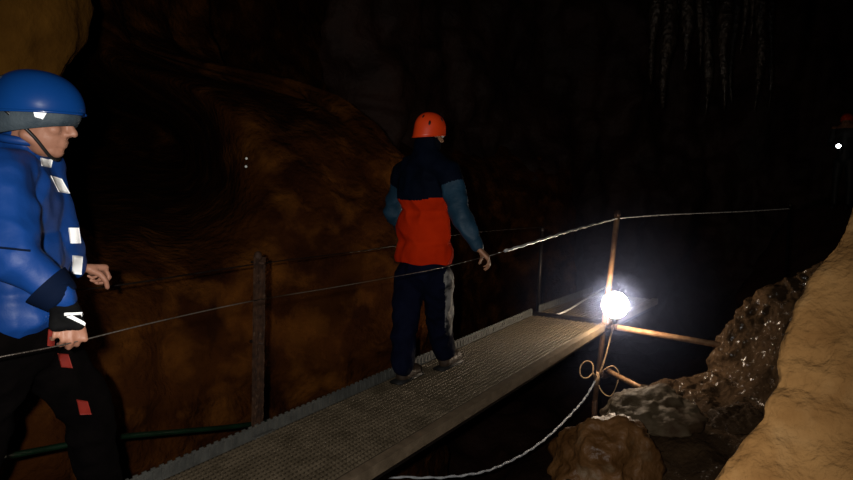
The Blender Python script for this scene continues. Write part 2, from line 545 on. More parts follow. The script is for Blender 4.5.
# dark wet bank behind it, its crest meeting the scaffold pipes
crest = [(850, 248, 4.9), (818, 264, 5.0), (790, 280, 5.2), (766, 292, 5.3), (746, 312, 5.4), (728, 337, 5.45), (717, 356, 5.45), (712, 372, 5.4), (690, 381, 5.35), (660, 386, 5.3), (640, 394, 5.2), (618, 408, 5.0), (590, 440, 4.6), (560, 500, 4.0)]
front = [(930, 330, 3.6), (925, 345, 3.55), (915, 365, 3.5), (905, 390, 3.4), (895, 415, 3.3), (880, 440, 3.2), (860, 465, 3.1), (840, 490, 3.0), (800, 510, 2.95), (760, 520, 2.9), (720, 530, 2.9), (680, 540, 2.9), (630, 550, 2.9), (590, 560, 2.9)]
rows = []
for c, f in zip(crest, front):
    a = P(*c); b = P(f[0], f[1], f[2] + 0.85)
    r = [a + Vector((-0.05, 0.55, -2.2)), a + Vector((-0.05, 0.35, -0.9)), a + Vector((0.0, 0.14, -0.16)), a]
    for t in (0.12, 0.28, 0.45, 0.62, 0.8, 1.0):
        p = a.lerp(b, t) + Vector((0, 0, 0.03 * math.sin(math.pi * t)))
        r.append(p)
    rows.append(r)
loft('rock_bank', rows, M['bank'], 'dark wet rock bank sloping down between the tan rock and the chasm', 'rock', 0.036, 3.4, 5.0, sub=16, ridge=0.6, rugged=0.030)

Rz = Matrix.Rotation(0.5, 3, 'Z') @ Matrix.Rotation(0.25, 3, 'Y')
lump('boulder', P(597, 458, 4.2) + Vector((0.02, 0.10, -0.09)), (0.30, 0.33, 0.31), 8.1, 0.085, M['boulder'],
     'orange brown wet boulder at the lip of the chasm under the hanging cable', 'rock', rot=Rz, freq=2.2)
lump('rock_slab', P(652, 411, 4.80), (0.33, 0.28, 0.075), 12.7, 0.05, M['slab'],
     'pale grey flat stone lying on the dark bank', 'rock', rot=Matrix.Rotation(-0.22, 3, 'Y') @ Matrix.Rotation(0.3, 3, 'X'), freq=2.6)
lump('rock_slab', P(735, 414, 4.35) + Vector((0, 0, -0.02)), (0.20, 0.2, 0.05), 15.2, 0.03, M['bank'],
     'low dark brown stone on the bank by the tan rock', 'rock', rot=Matrix.Rotation(-0.12, 3, 'Y'), freq=2.6)

# far ledge that carries the distant caver
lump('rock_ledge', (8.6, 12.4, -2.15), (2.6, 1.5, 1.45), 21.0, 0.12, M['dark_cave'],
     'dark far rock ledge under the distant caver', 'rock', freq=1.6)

lo_ = bpy.data.objects['rock_ledge']
hit_, _, _, _ = BVHTree.FromPolygons([lo_.location + v.co for v in lo_.data.vertices], [tuple(p.vertices) for p in lo_.data.polygons]).ray_cast(Vector((P(846, 150, 12).x, 12.0, 3)), Vector((0, 0, -1)))
lo_.location.z += -0.67 - hit_.z

# wet stalactites on the far roof
STAL = [(652, 84, 9.6, .10, .9), (664, 108, 9.8, .13, 1.2), (684, 70, 10.0, .12, .8), (698, 66, 9.4, .07, .9), (705, 113, 10.2, .10, 1.4), (722, 110, 10.0, .10, 1.3),
        (731, 103, 10.6, .06, 1.0), (742, 54, 9.2, .06, .8), (749, 38, 9.0, .06, .6), (756, 114, 10.2, .09, 1.4), (768, 108, 10.8, .06, 1.1), (676, 40, 10.4, .09, .7)]
for k, (x, y, Y, r, ln) in enumerate(STAL):
    tip = P(x, y, Y)
    top = 4.15
    n = 26; nu = 12
    vs, fs = [], []
    for i in range(n):
        t = i / (n - 1)
        z = tip.z + (top - tip.z) * t
        rr = r * (0.12 + 0.88 * min(1, t * 2.2) ** 0.8) * (1 + 0.18 * math.sin(t * 23 + k)) * (1 + 1.2 * max(0, t - 0.6))
        for q in range(nu):
            a = 2 * math.pi * q / nu
            w = 1 + 0.35 * noise.noise(Vector((math.cos(a) * 1.5 + k * 3, math.sin(a) * 1.5, z * 3)))
            vs.append((tip.x + rr * w * math.cos(a) + 0.03 * math.sin(z * 3 + k), tip.y + rr * w * math.sin(a), z))
    for i in range(n - 1):
        for q in range(nu):
            q2 = (q + 1) % nu
            fs.append((i * nu + q, i * nu + q2, (i + 1) * nu + q2, (i + 1) * nu + q))
    fs.append(tuple(range(nu))[::-1])
    tag(mesh_obj('stalactite', vs, fs, M['wetstal']), 'dark wet stalactite glinting on the far cave roof', 'stalactite', 'wet stalactites on the far roof')

# ------------------------------------------------------------------ catwalk
AZ = math.radians(33.1)
CW_Z = -1.44
CW = Matrix.Rotation(-AZ, 4, 'Z')
XC = -2.281


def cw(x, y, z=0.0):
    """x across (near side positive, from the middle), y along the walkway, z above the tread"""
    return CW @ Vector((XC + x, y, 0)) + Vector((0, 0, CW_Z + z))


def catwalk(y0, y1, rz, label, rows_n, tooth=True, halfw=0.372):
    root = thing('catwalk', cw(0, y0, -0.06), label, 'walkway', rz=-AZ + rz)
    ln = y1 - y0
    b = MB(); b.box((0, ln / 2, 0.06 - 0.012), (halfw * 2, ln, 0.012)); b.build('deck_plate', M['deckbase'], root, smooth=False, local=True)
    # rows of raised serrated treads
    vs, fs = [], []
    pitch = 0.028
    nt = int(ln / pitch)
    for r in range(rows_n):
        x = -halfw + 0.03 + (2 * halfw - 0.11) * r / (rows_n - 1)
        w = (2 * halfw - 0.06) / (rows_n - 1) * 0.30
        for k in range(nt):
            y = (k + 0.5) * pitch + (0.25 * pitch if r % 2 else -0.25 * pitch)
            h = 0.010 + 0.002 * random.random()
            l0, l1 = pitch * 0.46, pitch * 0.22
            i = len(vs)
            vs += [(x - w, y - l0, 0.053), (x + w, y - l0, 0.053), (x + w, y + l0, 0.053), (x - w, y + l0, 0.053),
                   (x - w * .7, y - l1, 0.054 + h), (x + w * .7, y - l1, 0.054 + h), (x + w * .7, y + l1, 0.054 + h), (x - w * .7, y + l1, 0.054 + h)]
            fs += [(i + 4, i + 5, i + 6, i + 7), (i, i + 1, i + 5, i + 4), (i + 1, i + 2, i + 6, i + 5), (i + 2, i + 3, i + 7, i + 6), (i + 3, i, i + 4, i + 7)]
    t = mesh_obj('tread_teeth', vs, fs, M['deck'], root, smooth=False, local=True)
    t['kind'] = 'stuff'
    # upturned side lips with a notched top edge
    for s in (-1, 1):
        b = MB()
        if s < 0:
            b.box((s * (halfw + 0.004), ln / 2, 0.06 + 0.020), (0.006, ln, 0.085))
            b.box((s * (halfw + 0.016), ln / 2, 0.06 - 0.022), (0.030, ln, 0.006))
        else:
            b.box((s * (halfw + 0.010), ln / 2, 0.06 - 0.018), (0.022, ln, 0.062))
        if s > 0:
            b.box((s * (halfw - 0.016), ln / 2, 0.06 + 0.009), (0.046, ln, 0.006))
        lp = b.build('side_lip', M['lip'] if s < 0 else M['edge'], root, smooth=False, local=True)
        if s > 0:
            continue
        nb = MB()
        nk = int(ln / 0.045)
        for k in range(nk):
            nb.box((s * (halfw + 0.004), (k + 0.5) * 0.045, 0.06 + 0.066), (0.007, 0.022, 0.010))
            nb.box((s * (halfw - 0.001), (k + 0.5) * 0.045, 0.06 + 0.030), (0.006, 0.012, 0.045))
        ob = nb.build('notched_edge', M['lip'], lp, smooth=False, local=True)
        ob['kind'] = 'stuff'
    # side rails under the deck and cross members
    for s in (-1, 1):
        MB().box((s * (halfw - 0.03), ln / 2, 0.0), (0.035, ln, 0.07)).build('side_beam', M['darksteel'], root, smooth=False, local=True)
    for k in range(int(ln / 1.0) + 1):
        MB().box((0, 0.1 + k * (ln - 0.2) / max(1, int(ln / 1.0)), 0.005), (2 * halfw - 0.1, 0.05, 0.05)).build('cross_member', M['darksteel'], root, smooth=False, local=True)
    return root


c1 = catwalk(0.2, 6.02, 0.0, 'long grey metal walkway with rows of raised treads carrying the two walkers', 19)
b = MB(); b.box((0, 5.82 + 0.05, 0.062), (0.78, 0.10, 0.03)); b.build('end_angle', M['darksteel'], c1, smooth=False, local=True)
b = MB(); b.box((0.375, 5.82 + 0.04, 0.095), (0.06, 0.08, 0.05), bev=0.005); b.build('end_bracket', M['edge'], c1, smooth=False, local=True)
c2 = catwalk(6.16, 7.55, math.radians(-4), 'further metal walkway section starting behind the bright lamp', 15)

# ------------------------------------------------------------------ rails: posts and wires
# far-side rusty channel post
pb = cw(-0.43, 2.42, -0.07)
pt = P(258, 257, 3.53)
root = thing('rail_post', pb, 'rusty channel section rail post on the wall side of the walkway', 'post', 'rail posts')
lean = (pt - pb)
ax = lean.normalized()
sx = (CW.to_3x3() @ Vector((0, 1, 0)))
sx = (sx - ax * sx.dot(ax)).normalized(); sy = ax.cross(sx)
RM = Matrix((sx, sy, ax)).transposed()
L_ = lean.length
mid = pb + lean * 0.5


def slab_noise(c, s, rm, seed, amp=0.003):
    """a thin rusted plate with an uneven, flaked surface"""
    bm = bmesh.new()
    bmesh.ops.create_grid(bm, x_segments=4, y_segments=60, size=0.5)
    vs, fs = [], []
    n = len(bm.verts)
    bm.verts.index_update()
    for side in (-1, 1):
        for v in bm.verts:
            q = Vector((v.co.x * s[0], side * s[1] / 2, v.co.y * s[2]))
            q.x += amp * noise.noise(q * 35 + Vector((seed, 0, 0))) * (1 if abs(v.co.x) > .4 else 0) * 1.5
            q.y += amp * noise.noise(q * 50 + Vector((0, seed, 0)))
            vs.append(Vector(c) + rm @ q)
    for f in bm.faces:
        fs.append(tuple(v.index for v in f.verts))
        fs.append(tuple(v.index + n for v in f.verts)[::-1])
    for e in bm.edges:
        if e.is_boundary:
            a, b_ = e.verts[0].index, e.verts[1].index
            fs.append((a, b_, b_ + n, a + n))
    bm.free()
    return vs, fs


vs_, fs_ = slab_noise(mid, (0.056, 0.007, L_), RM, 1.0)
mesh_obj('web', vs_, fs_, M['rust'], root, smooth=False)
R90 = RM @ Matrix.Rotation(math.pi / 2, 3, 'Z')
for k, s in enumerate((-1, 1)):
    vs_, fs_ = slab_noise(mid + sx * 0.026 * s - sy * 0.014 * (1 if sy.y > 0 else -1), (0.030, 0.007, L_), R90, 3.0 + k)
    mesh_obj('flange', vs_, fs_, M['rust'], root, smooth=False)
MB().capsule(pt - sx * 0.0, 0.024, pt + ax * 0.012, 0.02).build('cap', M['rust'], root)
for s in (0.55, 0.97):
    MB().tube([pb + lean * s - sy * 0.05, pb + lean * s + sy * 0.05], 0.008, 6).build('eye_bolt', M['rust'], root)
MB().box(pb + Vector((0, 0, 0.075)) + (CW.to_3x3() @ Vector((0.02, 0, 0))), (0.12, 0.14, 0.012), CW.to_3x3()).build('foot_plate', M['lip'], root, smooth=False)

# far-side thin post beyond the second walker
pb2 = cw(-0.50, 6.45, -0.06)
root = thing('rail_post', pb2, 'thin dark rail post across the walkway from the bright lamp', 'post', 'rail posts')
top2 = Vector((pb2.x + 0.03, pb2.y, -0.62))
MB().tube([pb2, top2], 0.019, 10).build('pole', M['darksteel'], root)
MB().capsule(top2, 0.024, top2 + Vector((0, 0, 0.012)), 0.02).build('cap', M['darksteel'], root)

# near-side scaffold post by the lamp with its two braces
s_top = P(617.5, 214, 6.04)
s_bot = P(595, 400, 6.12)
root = thing('scaffold_post', s_bot, 'rusty scaffold post carrying the bright lamp at the walkway end', 'post')
MB().tube([s_bot, s_bot.lerp(s_top, 0.5), s_top], 0.026, 12).build('pole', M['pipe'], root)
MB().capsule(s_top, 0.032, s_top + Vector((0, 0, 0.012)), 0.028).build('cap', M['rust'], root)
for yy in (328, 374):
    c = P(604, yy, 6.06)
    MB().box(c, (0.085, 0.085, 0.07), Matrix.Rotation(0.5, 3, 'Z'), bev=0.012).build('coupler', M['rust'], root)
MB().tube([s_bot, s_bot + Vector((-0.02, 0.03, -1.6))], 0.026, 10).build('lower_pole', M['rust'], root)

p0, p1 = P(608, 326, 6.0), P(726, 346, 5.42)
r_ = thing('scaffold_pipe', p0, 'long rusty horizontal pipe from the lamp post to the wet rock crest', 'pipe')
MB().tube([p0, p0.lerp(p1, .5), p1], 0.027, 12).build('tube', M['pipe'], r_)
MB().tube([p0 + (p1 - p0) * 0.03, p0 + (p1 - p0) * 0.09], 0.036, 12).build('collar', M['rust'], r_)
p0, p1 = P(606, 370, 6.02), P(649, 392, 5.3)
r_ = thing('scaffold_pipe', p0, 'short lower rusty pipe running from the cable knot into the grey stone', 'pipe')
MB().tube([p0, p0.lerp(p1, .5), p1], 0.024, 12).build('tube', M['pipe'], r_)
MB().tube([p0 + (p1 - p0) * 0.03, p0 + (p1 - p0) * 0.09], 0.033, 12).build('collar', M['rust'], r_)

# far post where the near wire ends
e_post = P(790, 208, 7.62)
root = thing('rail_post', e_post + Vector((0, 0, -1.02)), 'distant dark rail post where the hand wire ends', 'post', 'rail posts')
MB().tube([e_post + Vector((0, 0, -1.6)), e_post + Vector((0, 0, 0.03))], 0.02, 8).build('pole', M['black_cloth'], root)
MB().capsule(e_post + Vector((0, 0, 0.03)), 0.024, e_post + Vector((0, 0, 0.04)), 0.02).build('cap', M['darksteel'], root)


def wire(name, pts, r, material, label, n=60, twist=True):
    pl = catmull(pts, n)
    mb = MB()
    mb.tube(pl, r, 8)
    if twist:      # two lay strands wound around the core
        for ph in (0, math.pi):
            q = []
            m = n * 5
            dl = catmull(pts, m)
            for i, p in enumerate(dl):
                t = (dl[min(i + 1, m - 1)] - dl[max(i - 1, 0)]).normalized()
                s = t.cross(Vector((0, 0, 1))).normalized(); u = s.cross(t)
                a = ph + i * 0.9
                q.append(p + (s * math.cos(a) + u * math.sin(a)) * r * 0.6)
            mb.tube(q, r * 0.62, 5)
    return tag(mb.build(name, material), label, 'wire')


# near-side hand wire
NEAR = [P(-60, 370, 1.66), P(0, 357, 1.72), P(66, 344, 1.862), P(160, 321, 2.12), P(255, 300.5, 2.47), P(330, 288, 2.83), P(390, 277.5, 3.2), P(440, 268, 3.68), P(484, 257, 4.12), P(505, 251, 4.36), P(560, 234, 5.12), P(617, 218.5, 6.02)]
nw = wire('hand_wire', NEAR, 0.0020, M['wire'], 'thin steel hand wire on the open side of the walkway that both walkers grip', 120)
pl = catmull([P(505, 251, 4.36), P(532, 242.8, 4.70), P(560, 234, 5.12), P(588, 226, 5.55), P(617, 218.5, 6.02)], 40)
sl = MB(); sl.tube([p + Vector((0, 0, 0.003 * math.sin(i * 1.7))) for i, p in enumerate(pl)], [0.010 - 0.003 * i / 39 + 0.0016 * math.sin(i * 2.1) for i in range(40)], 8)  # added thick pale tube stands for lamp glare along this wire
so = mesh_obj('wire_glare', [v - nw.location for v in sl.v], sl.f, M['bright_wire'], nw, local=True)
wire('hand_wire', [P(617, 218.5, 6.02), P(660, 215, 6.35), P(710, 212.8, 6.8), P(750, 211, 7.2), P(790, 208.5, 7.6)], 0.005, M['bright_wire'],
     'pale hand wire running from the lamp post to the dark distance', 40)
# wall-side wires
FT = lambda x, y: P(x, y, 2.82 / ((0.546 * 1.0) - 0.838 * ((x - 426.5) / (FPX * CP + (240 - y) * SP))))
wire('hand_wire', [FT(40, 293), FT(120, 285), FT(257, 264), FT(330, 255), FT(385, 247.5), FT(470, 233), FT(545, 227)], 0.0035, M['darksteel'],
     'dark upper wire on the wall side of the walkway tied to the rusty post', 70)
wire('trailing_cable', [P(548, 317, 6.5), P(565, 311.5, 6.50), P(586, 299, 7.0), P(606, 286.5, 7.75)], 0.010, M['bright_wire'],
     'bright thin cable stretched low over the far walkway section', 30, twist=False)

# green hose behind the walkway edge
hp = [P(-20, 462, 2.5), P(35, 451, 2.75), P(110, 438, 3.02), P(180, 431.5, 3.35), P(245, 425, 3.70), P(300, 415, 4.1), P(350, 398, 4.5)]
tag(MB().tube(catmull(hp, 50), 0.014, 10).build('hose', M['hose']), 'dark green hose lying along the wall side of the walkway', 'hose')

# ------------------------------------------------------------------ lamp and its cable
BC = P(615, 305, 5.76)
lamp = thing('work_lamp', BC - Vector((0, 0, 0.16)), 'blinding round work lamp tied to the scaffold post', 'lamp')
MB().ell(BC, (0.115, 0.115, 0.118), nu=24, nv=16).build('bulb', M['bulb'], lamp)
MB().tube([BC - Vector((0, 0, 0.17)), BC - Vector((0, 0, 0.085))], [0.022, 0.036], 14).build('socket', M['black_plastic'], lamp)
MB().tube([BC - Vector((0, 0, 0.15)), BC.lerp(P(606, 318, 6.06), 0.9) - Vector((0, 0, 0.10))], 0.012, 8).build('clamp', M['rust'], lamp)

kn = P(597, 378, 5.95)
cp = [BC - Vector((0, 0, 0.17)), P(611, 335, 5.94), P(606, 355, 5.93), P(601, 370, 5.93), kn]
cab = thing('electric_cable', kn, 'pale electric cable hanging from the lamp in a long bow over the chasm', 'cable')
MB().tube(catmull(cp, 24), 0.008, 8).build('lamp_lead', M['tape'], cab)
lp = []
c = P(586.5, 369.5, 5.9)
for k in range(31):
    a = -0.6 + 2 * math.pi * k / 30
    lp.append(c + Vector((0.062 * math.cos(a), 0.03 * math.sin(a), 0.07 * math.sin(a) + 0.02 * math.cos(a))))
MB().tube([kn + Vector((-0.01, -0.02, 0.02))] + lp + [kn + Vector((-0.02, -0.01, 0.0))], 0.007, 8).build('loop', M['tape'], cab)
lp = catmull([kn + Vector((0.02, 0, 0.05)), P(612, 366, 5.92), P(619, 375, 5.9), P(612, 395, 5.9), P(603, 393, 5.92), kn + Vector((0.0, 0, -0.04))], 30)
MB().tube(lp, 0.005, 6).build('loop', M['tape'], cab)
MB().tube([kn + Vector((0.01, 0, 0.055)), kn, kn + Vector((-0.005, 0, -0.065))], [0.018, 0.026, 0.02], 12).build('taped_joint', M['tape'], cab)
hang = [kn + Vector((-0.02, -0.01, -0.03)), P(585, 398, 5.9), P(572, 413, 5.85), P(552, 433, 5.7), P(530, 450, 5.55), P(505, 463.5, 5.4), P(480, 472.5, 5.2), P(440, 477.5, 5.05), P(388, 477.5, 4.95), P(340, 484, 4.9), P(250, 510, 4.9)]
hl = catmull(hang, 130)
MB().tube([p + Vector((0, 0, 0.004 * math.sin(i * 1.1))) for i, p in enumerate(hl)], [0.0095 + 0.0025 * math.sin(i * 1.9) for i in range(130)], 8).build('hanging_lead', M['cable'], cab)

# two tiny reflectors on the wall
deps = bpy.context.evaluated_depsgraph_get()


def bvh_of(o):
    me = o.data
    return BVHTree.FromPolygons([o.matrix_basis @ v.co for v in me.vertices], [tuple(p.vertices) for p in me.polygons])


wt = bvh_of(wl)
for (x, y, w_) in ((246.5, 158.5, 'upper'), (246, 166.5, 'lower')):
    d = P(x, y, 1.0).normalized()
    hit, nor, _, _ = wt.ray_cast(Vector((0, 0, 0)), d)
    if hit is None:
        hit, nor = P(x, y, 5), Vector((0, -1, 0))
    if nor.dot(d) > 0: nor = -nor
    rt = thing('wall_reflector', hit, '%s of two tiny bright reflector studs on the brown wall' % w_, 'reflector', 'wall reflectors')
    f = -d
    MB().tube([hit - f * 0.05, hit + f * 0.010], 0.011, 10).build('stud', M['black_plastic'], rt)
    MB().ell(hit + f * 0.014, (0.012, 0.012, 0.012), nu=12, nv=8).build('lens', M['tiny'], rt)


# ------------------------------------------------------------------ people
def frame(fwd, up=Vector((0, 0, 1))):
    f = Vector(fwd).normalized()
    r = f.cross(Vector(up)).normalized()
    u = r.cross(f).normalized()
    return Matrix((r, f, u)).transposed()


def head_prims(mb, c, R, neck_to, sc=1.0):
    R = R * sc
    def g(x, y, z): return c + R @ Vector((x, y, z))
    mb.ell(g(0, -.012, .03), (.076, .096, .09), R, 22, 14)
    mb.ell(g(0, .028, -.045), (.060, .066, .082), R, 20, 12)
    mb.ell(g(0, .060, -.104), (.028, .028, .021), R)
    for s in (-1, 1):
        mb.capsule(g(s * .050, -.012, -.062), .019, g(s * .020, .058, -.102), .017)
        mb.ell(g(s * .036, .062, -.032), (.024, .026, .022), R)
        mb.ell(g(s * .079, -.010, -.018), (.009, .021, .033), R)
        mb.ell(g(s * .012, .098, -.044), (.009, .011, .008), R)
        mb.capsule(g(s * .012, .090, .016), .010, g(s * .046, .074, .014), .010)
    mb.capsule(g(0, .086, .004), .009, g(0, .114, -.037), .0125)
    mb.ell(g(0, .088, -.069), (.023, .010, .0065), R)
    mb.ell(g(0, .086, -.082), (.021, .010, .0075), R)
    mb.capsule(g(0, -.02, -.05), .056, neck_to, .060)


def hand_prims(mb, wrist, d, n, thumb_side, curl=(45, 60, 40), tcurl=(25, 30), grow=0.0, fingers=True, palm=True, spread=6, tdir=None):
    """d: wrist->knuckles, n: palm normal (side the fingers close to), thumb_side +1 along d x n"""
    d = Vector(d).normalized(); n = Vector(n); n = (n - d * n.dot(d)).normalized()
    s = d.cross(n) * thumb_side
    w = Vector(wrist)
    if palm:
        for k in (-1, -.33, .33, 1):
            mb.capsule(w + d * .012 + s * .018 * k, .016 + grow, w + d * .088 + s * .030 * k, .0135 + grow)
        mb.ell(w + d * .045 + s * .022 + n * .008, (.022 + grow, .022 + grow, .022 + grow))
    if not fingers:
        return
    lens = [(.042, .026, .021), (.046, .030, .022), (.043, .028, .021), (.034, .021, .018)]
    for i, k in enumerate((1, .36, -.3, -.95)):
        p = w + d * (.090 - .006 * abs(k - .3)) + s * .031 * k
        a = 0.0
        side = s * math.tan(math.radians(spread)) * k
        rad = (.0088, .0092, .0088, .0078)[i]
        for j in range(3):
            a += math.radians(curl[j] * (0.92 + 0.06 * i))
            v = (d * math.cos(a) + n * math.sin(a) + side * (1 if j == 0 else .5)).normalized()
            q = p + v * lens[i][j]
            mb.capsule(p, rad * (1 - .06 * j), q, rad * (1 - .06 * (j + 1)), 10)
            p = q
    # thumb from the side of the palm
    p = w + d * .030 + s * .026 + n * .006
    v0 = (d * .62 + s * .62 + n * .45).normalized() if tdir is None else Vector(tdir).normalized()
    for j, l in enumerate((.042, .032, .026)):
        a = math.radians(tcurl[min(j, 1)] * j)
        v = (v0 * math.cos(a) + (n * .7 - s * .5).normalized() * math.sin(a)).normalized()
        q = p + v * l
        mb.capsule(p, .0125 - .0012 * j, q, .0118 - .0012 * j, 10)
        p = q


def helmet(root, c, R, mat_shell, size=(.112, .140, .128), rim_f=.012, rim_b=-.045, vents=(), vent_mat=None):
    def pos(t, ph, k):
        x, y = math.sin(ph), math.cos(ph)          # ph 0 = forward
        zr = (rim_f + rim_b) / 2 + (rim_f - rim_b) / 2 * y
        z0 = .03
        th = t * math.pi / 2
        z = z0 + (size[2] * math.cos(th)) * k
        rad = math.sin(th) ** 0.86
        if t > 1:
            z = z0 + (zr - z0) * (t - 1) / 0.35; rad = 1.0 + 0.02 * (t - 1) / .35
        crest = 1 + 0.018 * math.cos(ph * 4) * math.sin(th) if t <= 1 else 1
        return c + R @ Vector((size[0] * rad * x * k * crest, size[1] * rad * y * k * crest - .008, z))
    nt, nu = 18, 40
    vs, fs = [], []
    ts = [1.35 * i / (nt - 1) for i in range(nt)]
    ts[0] = 0.02
    for k in (1.0, 0.93):
        for t in ts:
            for q in range(nu):
                vs.append(pos(t, 2 * math.pi * q / nu, k))
    B = nt * nu
    for i in range(nt - 1):
        for q in range(nu):
            q2 = (q + 1) % nu
            fs.append((i * nu + q, i * nu + q2, (i + 1) * nu + q2, (i + 1) * nu + q))
            fs.append((B + i * nu + q, B + (i + 1) * nu + q, B + (i + 1) * nu + q2, B + i * nu + q2))
    for q in range(nu):
        q2 = (q + 1) % nu
        a = (nt - 1) * nu
        fs.append((a + q, a + q2, B + a + q2, B + a + q))
    fs.append(tuple(range(nu))[::-1])
    fs.append(tuple(B + q for q in range(nu)))
    h = mesh_obj('helmet', vs, fs, mat_shell, root)
    # rim bead
    MB().tube([pos(1.34, 2 * math.pi * q / 40, 1.0) for q in range(41)], .0045, 6).build('rim', mat_shell, h)
    for (t, ph, ln, wd) in vents:
        p = pos(t, ph, 1.0); pa = pos(t - .12, ph, 1.0); pbb = pos(t, ph + .12, 1.0)
        u = (pa - p).normalized(); s = (pbb - p).normalized(); nn = s.cross(u).normalized()
        if nn.dot(p - c) < 0: nn = -nn
        MM = Matrix((s, u, nn)).transposed()
        MB().ell(p + nn * .001, (wd, ln, .004), MM, 14, 8).build('vent', vent_mat or M['black_plastic'], h)
    return h, pos


def garment(name, mb, voxel, mats, root, amp=0.006, freq=7.0, seed=0.0, sel=None, stretch=(1, 1, 1), sm=6, hem=None):
    co, no, fs = fuse(mb, voxel, sm)
    if amp: co = folds(co, no, amp, freq, seed, stretch)
    if hem is not None:
        zc = hem[0] + 0.006 * np.sin(co[:, 0] * 31)
        keep = np.array([hem[1](Vector(c)) for c in co])
        co[:, 2] = np.where(keep & (co[:, 2] < zc), zc, co[:, 2])
    idx = None
    if sel:
        cen = [np.mean(co[list(f)], axis=0) for f in fs]
        idx = [sel(Vector(c)) for c in cen]
    return mesh_obj(name, [tuple(c) for c in co], fs, mats, root, mat_idx=idx)


def patch(name, target_bvh, corners, material, root, n=8, off=0.004, thick=0.002):
    """a thin piece of tape or strap lying on a garment: 4 corner directions, projected on the surface"""
    tl, tr, br, bl = [P(x, y, 1.0) for x, y in corners]
    vs, fs = [], []
    ok = []
    pts = []
    for i in range(n + 1):
        for j in range(n + 1):
            a = tl.lerp(tr, i / n); b_ = bl.lerp(br, i / n)
            d = a.lerp(b_, j / n).normalized()
            hit, nor, _, _ = target_bvh.ray_cast(Vector((0, 0, 0)), d)
            if hit is None:
                hit, nor, _, _ = target_bvh.find_nearest(d * 2.2)
            if nor.dot(d) > 0: nor = -nor
            pts.append((hit, nor))
    m = (n + 1) ** 2
    for o in (off, off - thick):
        for hit, nor in pts:
            vs.append(hit + nor * o)
    for i in range(n):
        for j in range(n):
            a = i * (n + 1) + j
            f = (a, a + n + 1, a + n + 2, a + 1)
            fs.append(f); fs.append(tuple(x + m for x in f)[::-1])
    ring = [i * (n + 1) for i in range(n + 1)] + [n * (n + 1) + j for j in range(1, n + 1)] + [i * (n + 1) + n for i in range(n - 1, -1, -1)] + list(range(n - 1, 0, -1))
    for k in range(len(ring)):
        a, b_ = ring[k], ring[(k + 1) % len(ring)]
        fs.append((a, b_, b_ + m, a + m))
    return mesh_obj(name, vs, fs, material, root)


def bvh_world(o):
    me = o.data
    mw = Matrix.Identity(4)
    q = o
    while q is not None:
        mw = Matrix.LocRotScale(q.location, q.rotation_euler, q.scale) @ mw
        q = q.parent
    return BVHTree.FromPolygons([mw @ v.co for v in me.vertices], [tuple(p.vertices) for p in me.polygons])


def seg_d(p, a, b_):
    ab = b_ - a; t = max(0, min(1, (p - a).dot(ab) / ab.length_squared))
    return (p - a - ab * t).length, t


# ---- walker in the blue jacket
pr = thing('person', (-1.30, 2.25, CW_Z), 'person in blue jacket and blue helmet gripping the hand wire', 'person')
azb = math.radians(62); fb = Vector((math.sin(azb), math.cos(azb), 0)); rb = Vector((fb.y, -fb.x, 0))
azh = math.radians(84); fh = Vector((math.sin(azh), math.cos(azh), -0.16))
Rb = frame(fb); Rh = frame(fh, Vector((0.05, 0, 1)))
HC = P(39, 117, 2.18)
neck = P(18, 152, 2.22)
shR, shL = P(2, 176, 2.03), P(41, 172, 2.32)
elR, wrR = P(14, 258, 1.90), P(64, 300, 1.93)
elL, wrL = P(59, 238, 2.30), P(78, 268, 2.42)
pel = P(22, 322, 2.22)
hipR, hipL = P(6, 336, 2.14), P(38, 336, 2.30)
knR, knL = Vector((-1.52, 2.13, -0.93)), Vector((-1.28, 2.40, -0.90))
anR, anL = Vector((-1.66, 2.02, -1.33)), Vector((-1.31, 2.52, -1.33))
handR_d = Vector((0.30, -0.45, -0.62)); handR_n = Vector((-0.45, 0.35, -0.8))
handL_d = Vector((0.55, 0.80, -0.1)); handL_n = Vector((0.1, 0.0, -1))
body = MB()
head_prims(body, HC, Rh, neck)
body.capsule(neck, .06, P(16, 215, 2.22), .10).capsule(P(16, 215, 2.22), .10, pel, .10)
for a, b_, c_, r0 in ((shR, elR, wrR, .05), (shL, elL, wrL, .05)):
    body.capsule(neck + Vector((0, 0, -.06)), .05, a, .05).capsule(a, r0, b_, .042).capsule(b_, .040, c_, .027)
for h_, k_, a_ in ((hipR, knR, anR), (hipL, knL, anL)):
    body.capsule(pel, .1, h_, .08).capsule(h_, .085, k_, .055).capsule(k_, .055, a_, .04)
    body.capsule(a_ + Vector((0, 0, -.03)), .035, a_ + fb * .14 + Vector((0, 0, -.06)), .03)
hand_prims(body, wrR, handR_d, handR_n, 1, curl=(30, 55, 40), tdir=(0.50, -0.30, -0.75), tcurl=(4, 6), spread=3)
hand_prims(body, wrL, handL_d, handL_n, -1, curl=(70, 75, 50), spread=2)
co, no, fs = fuse(body, .0055, 2, .4)
mesh_obj('body', [tuple(c) for c in co], fs, M['skin'], pr)
for s in (-1, 1):
    e = MB().ell(HC + Rh @ Vector((s * .031, .078, -.006)), (.0125, .0125, .0125), nu=14, nv=10).build('eye', M['eye'], pr)
    MB().ell(HC + Rh @ Vector((s * .032, .0885, -.006)), (.005, .003, .005), Rh, 10, 6).build('pupil', M['black_plastic'], e)
    MB().capsule(HC + Rh @ Vector((s * .014, .100, .022)), .004, HC + Rh @ Vector((s * .046, .083, .022)), .003, 8).build('eyebrow', M['hair'], pr)
# hair at nape and temple
hb = MB(); hb.ell(HC + Rh @ Vector((0, -.035, -.005)), (.080, .082, .062), Rh); 
co, no, fs = fuse(hb, .006, 2); co = folds(co, no, .004, 60, 2.0)
mesh_obj('hair', [tuple(c) for c in co], fs, M['hair'], pr)
hm, hpos = helmet(pr, HC, Rh, M['blue_helmet'], size=(.116, .143, .120), rim_f=.030, rim_b=-.010,
                  vents=((.60, 2.55, .018, .005),))
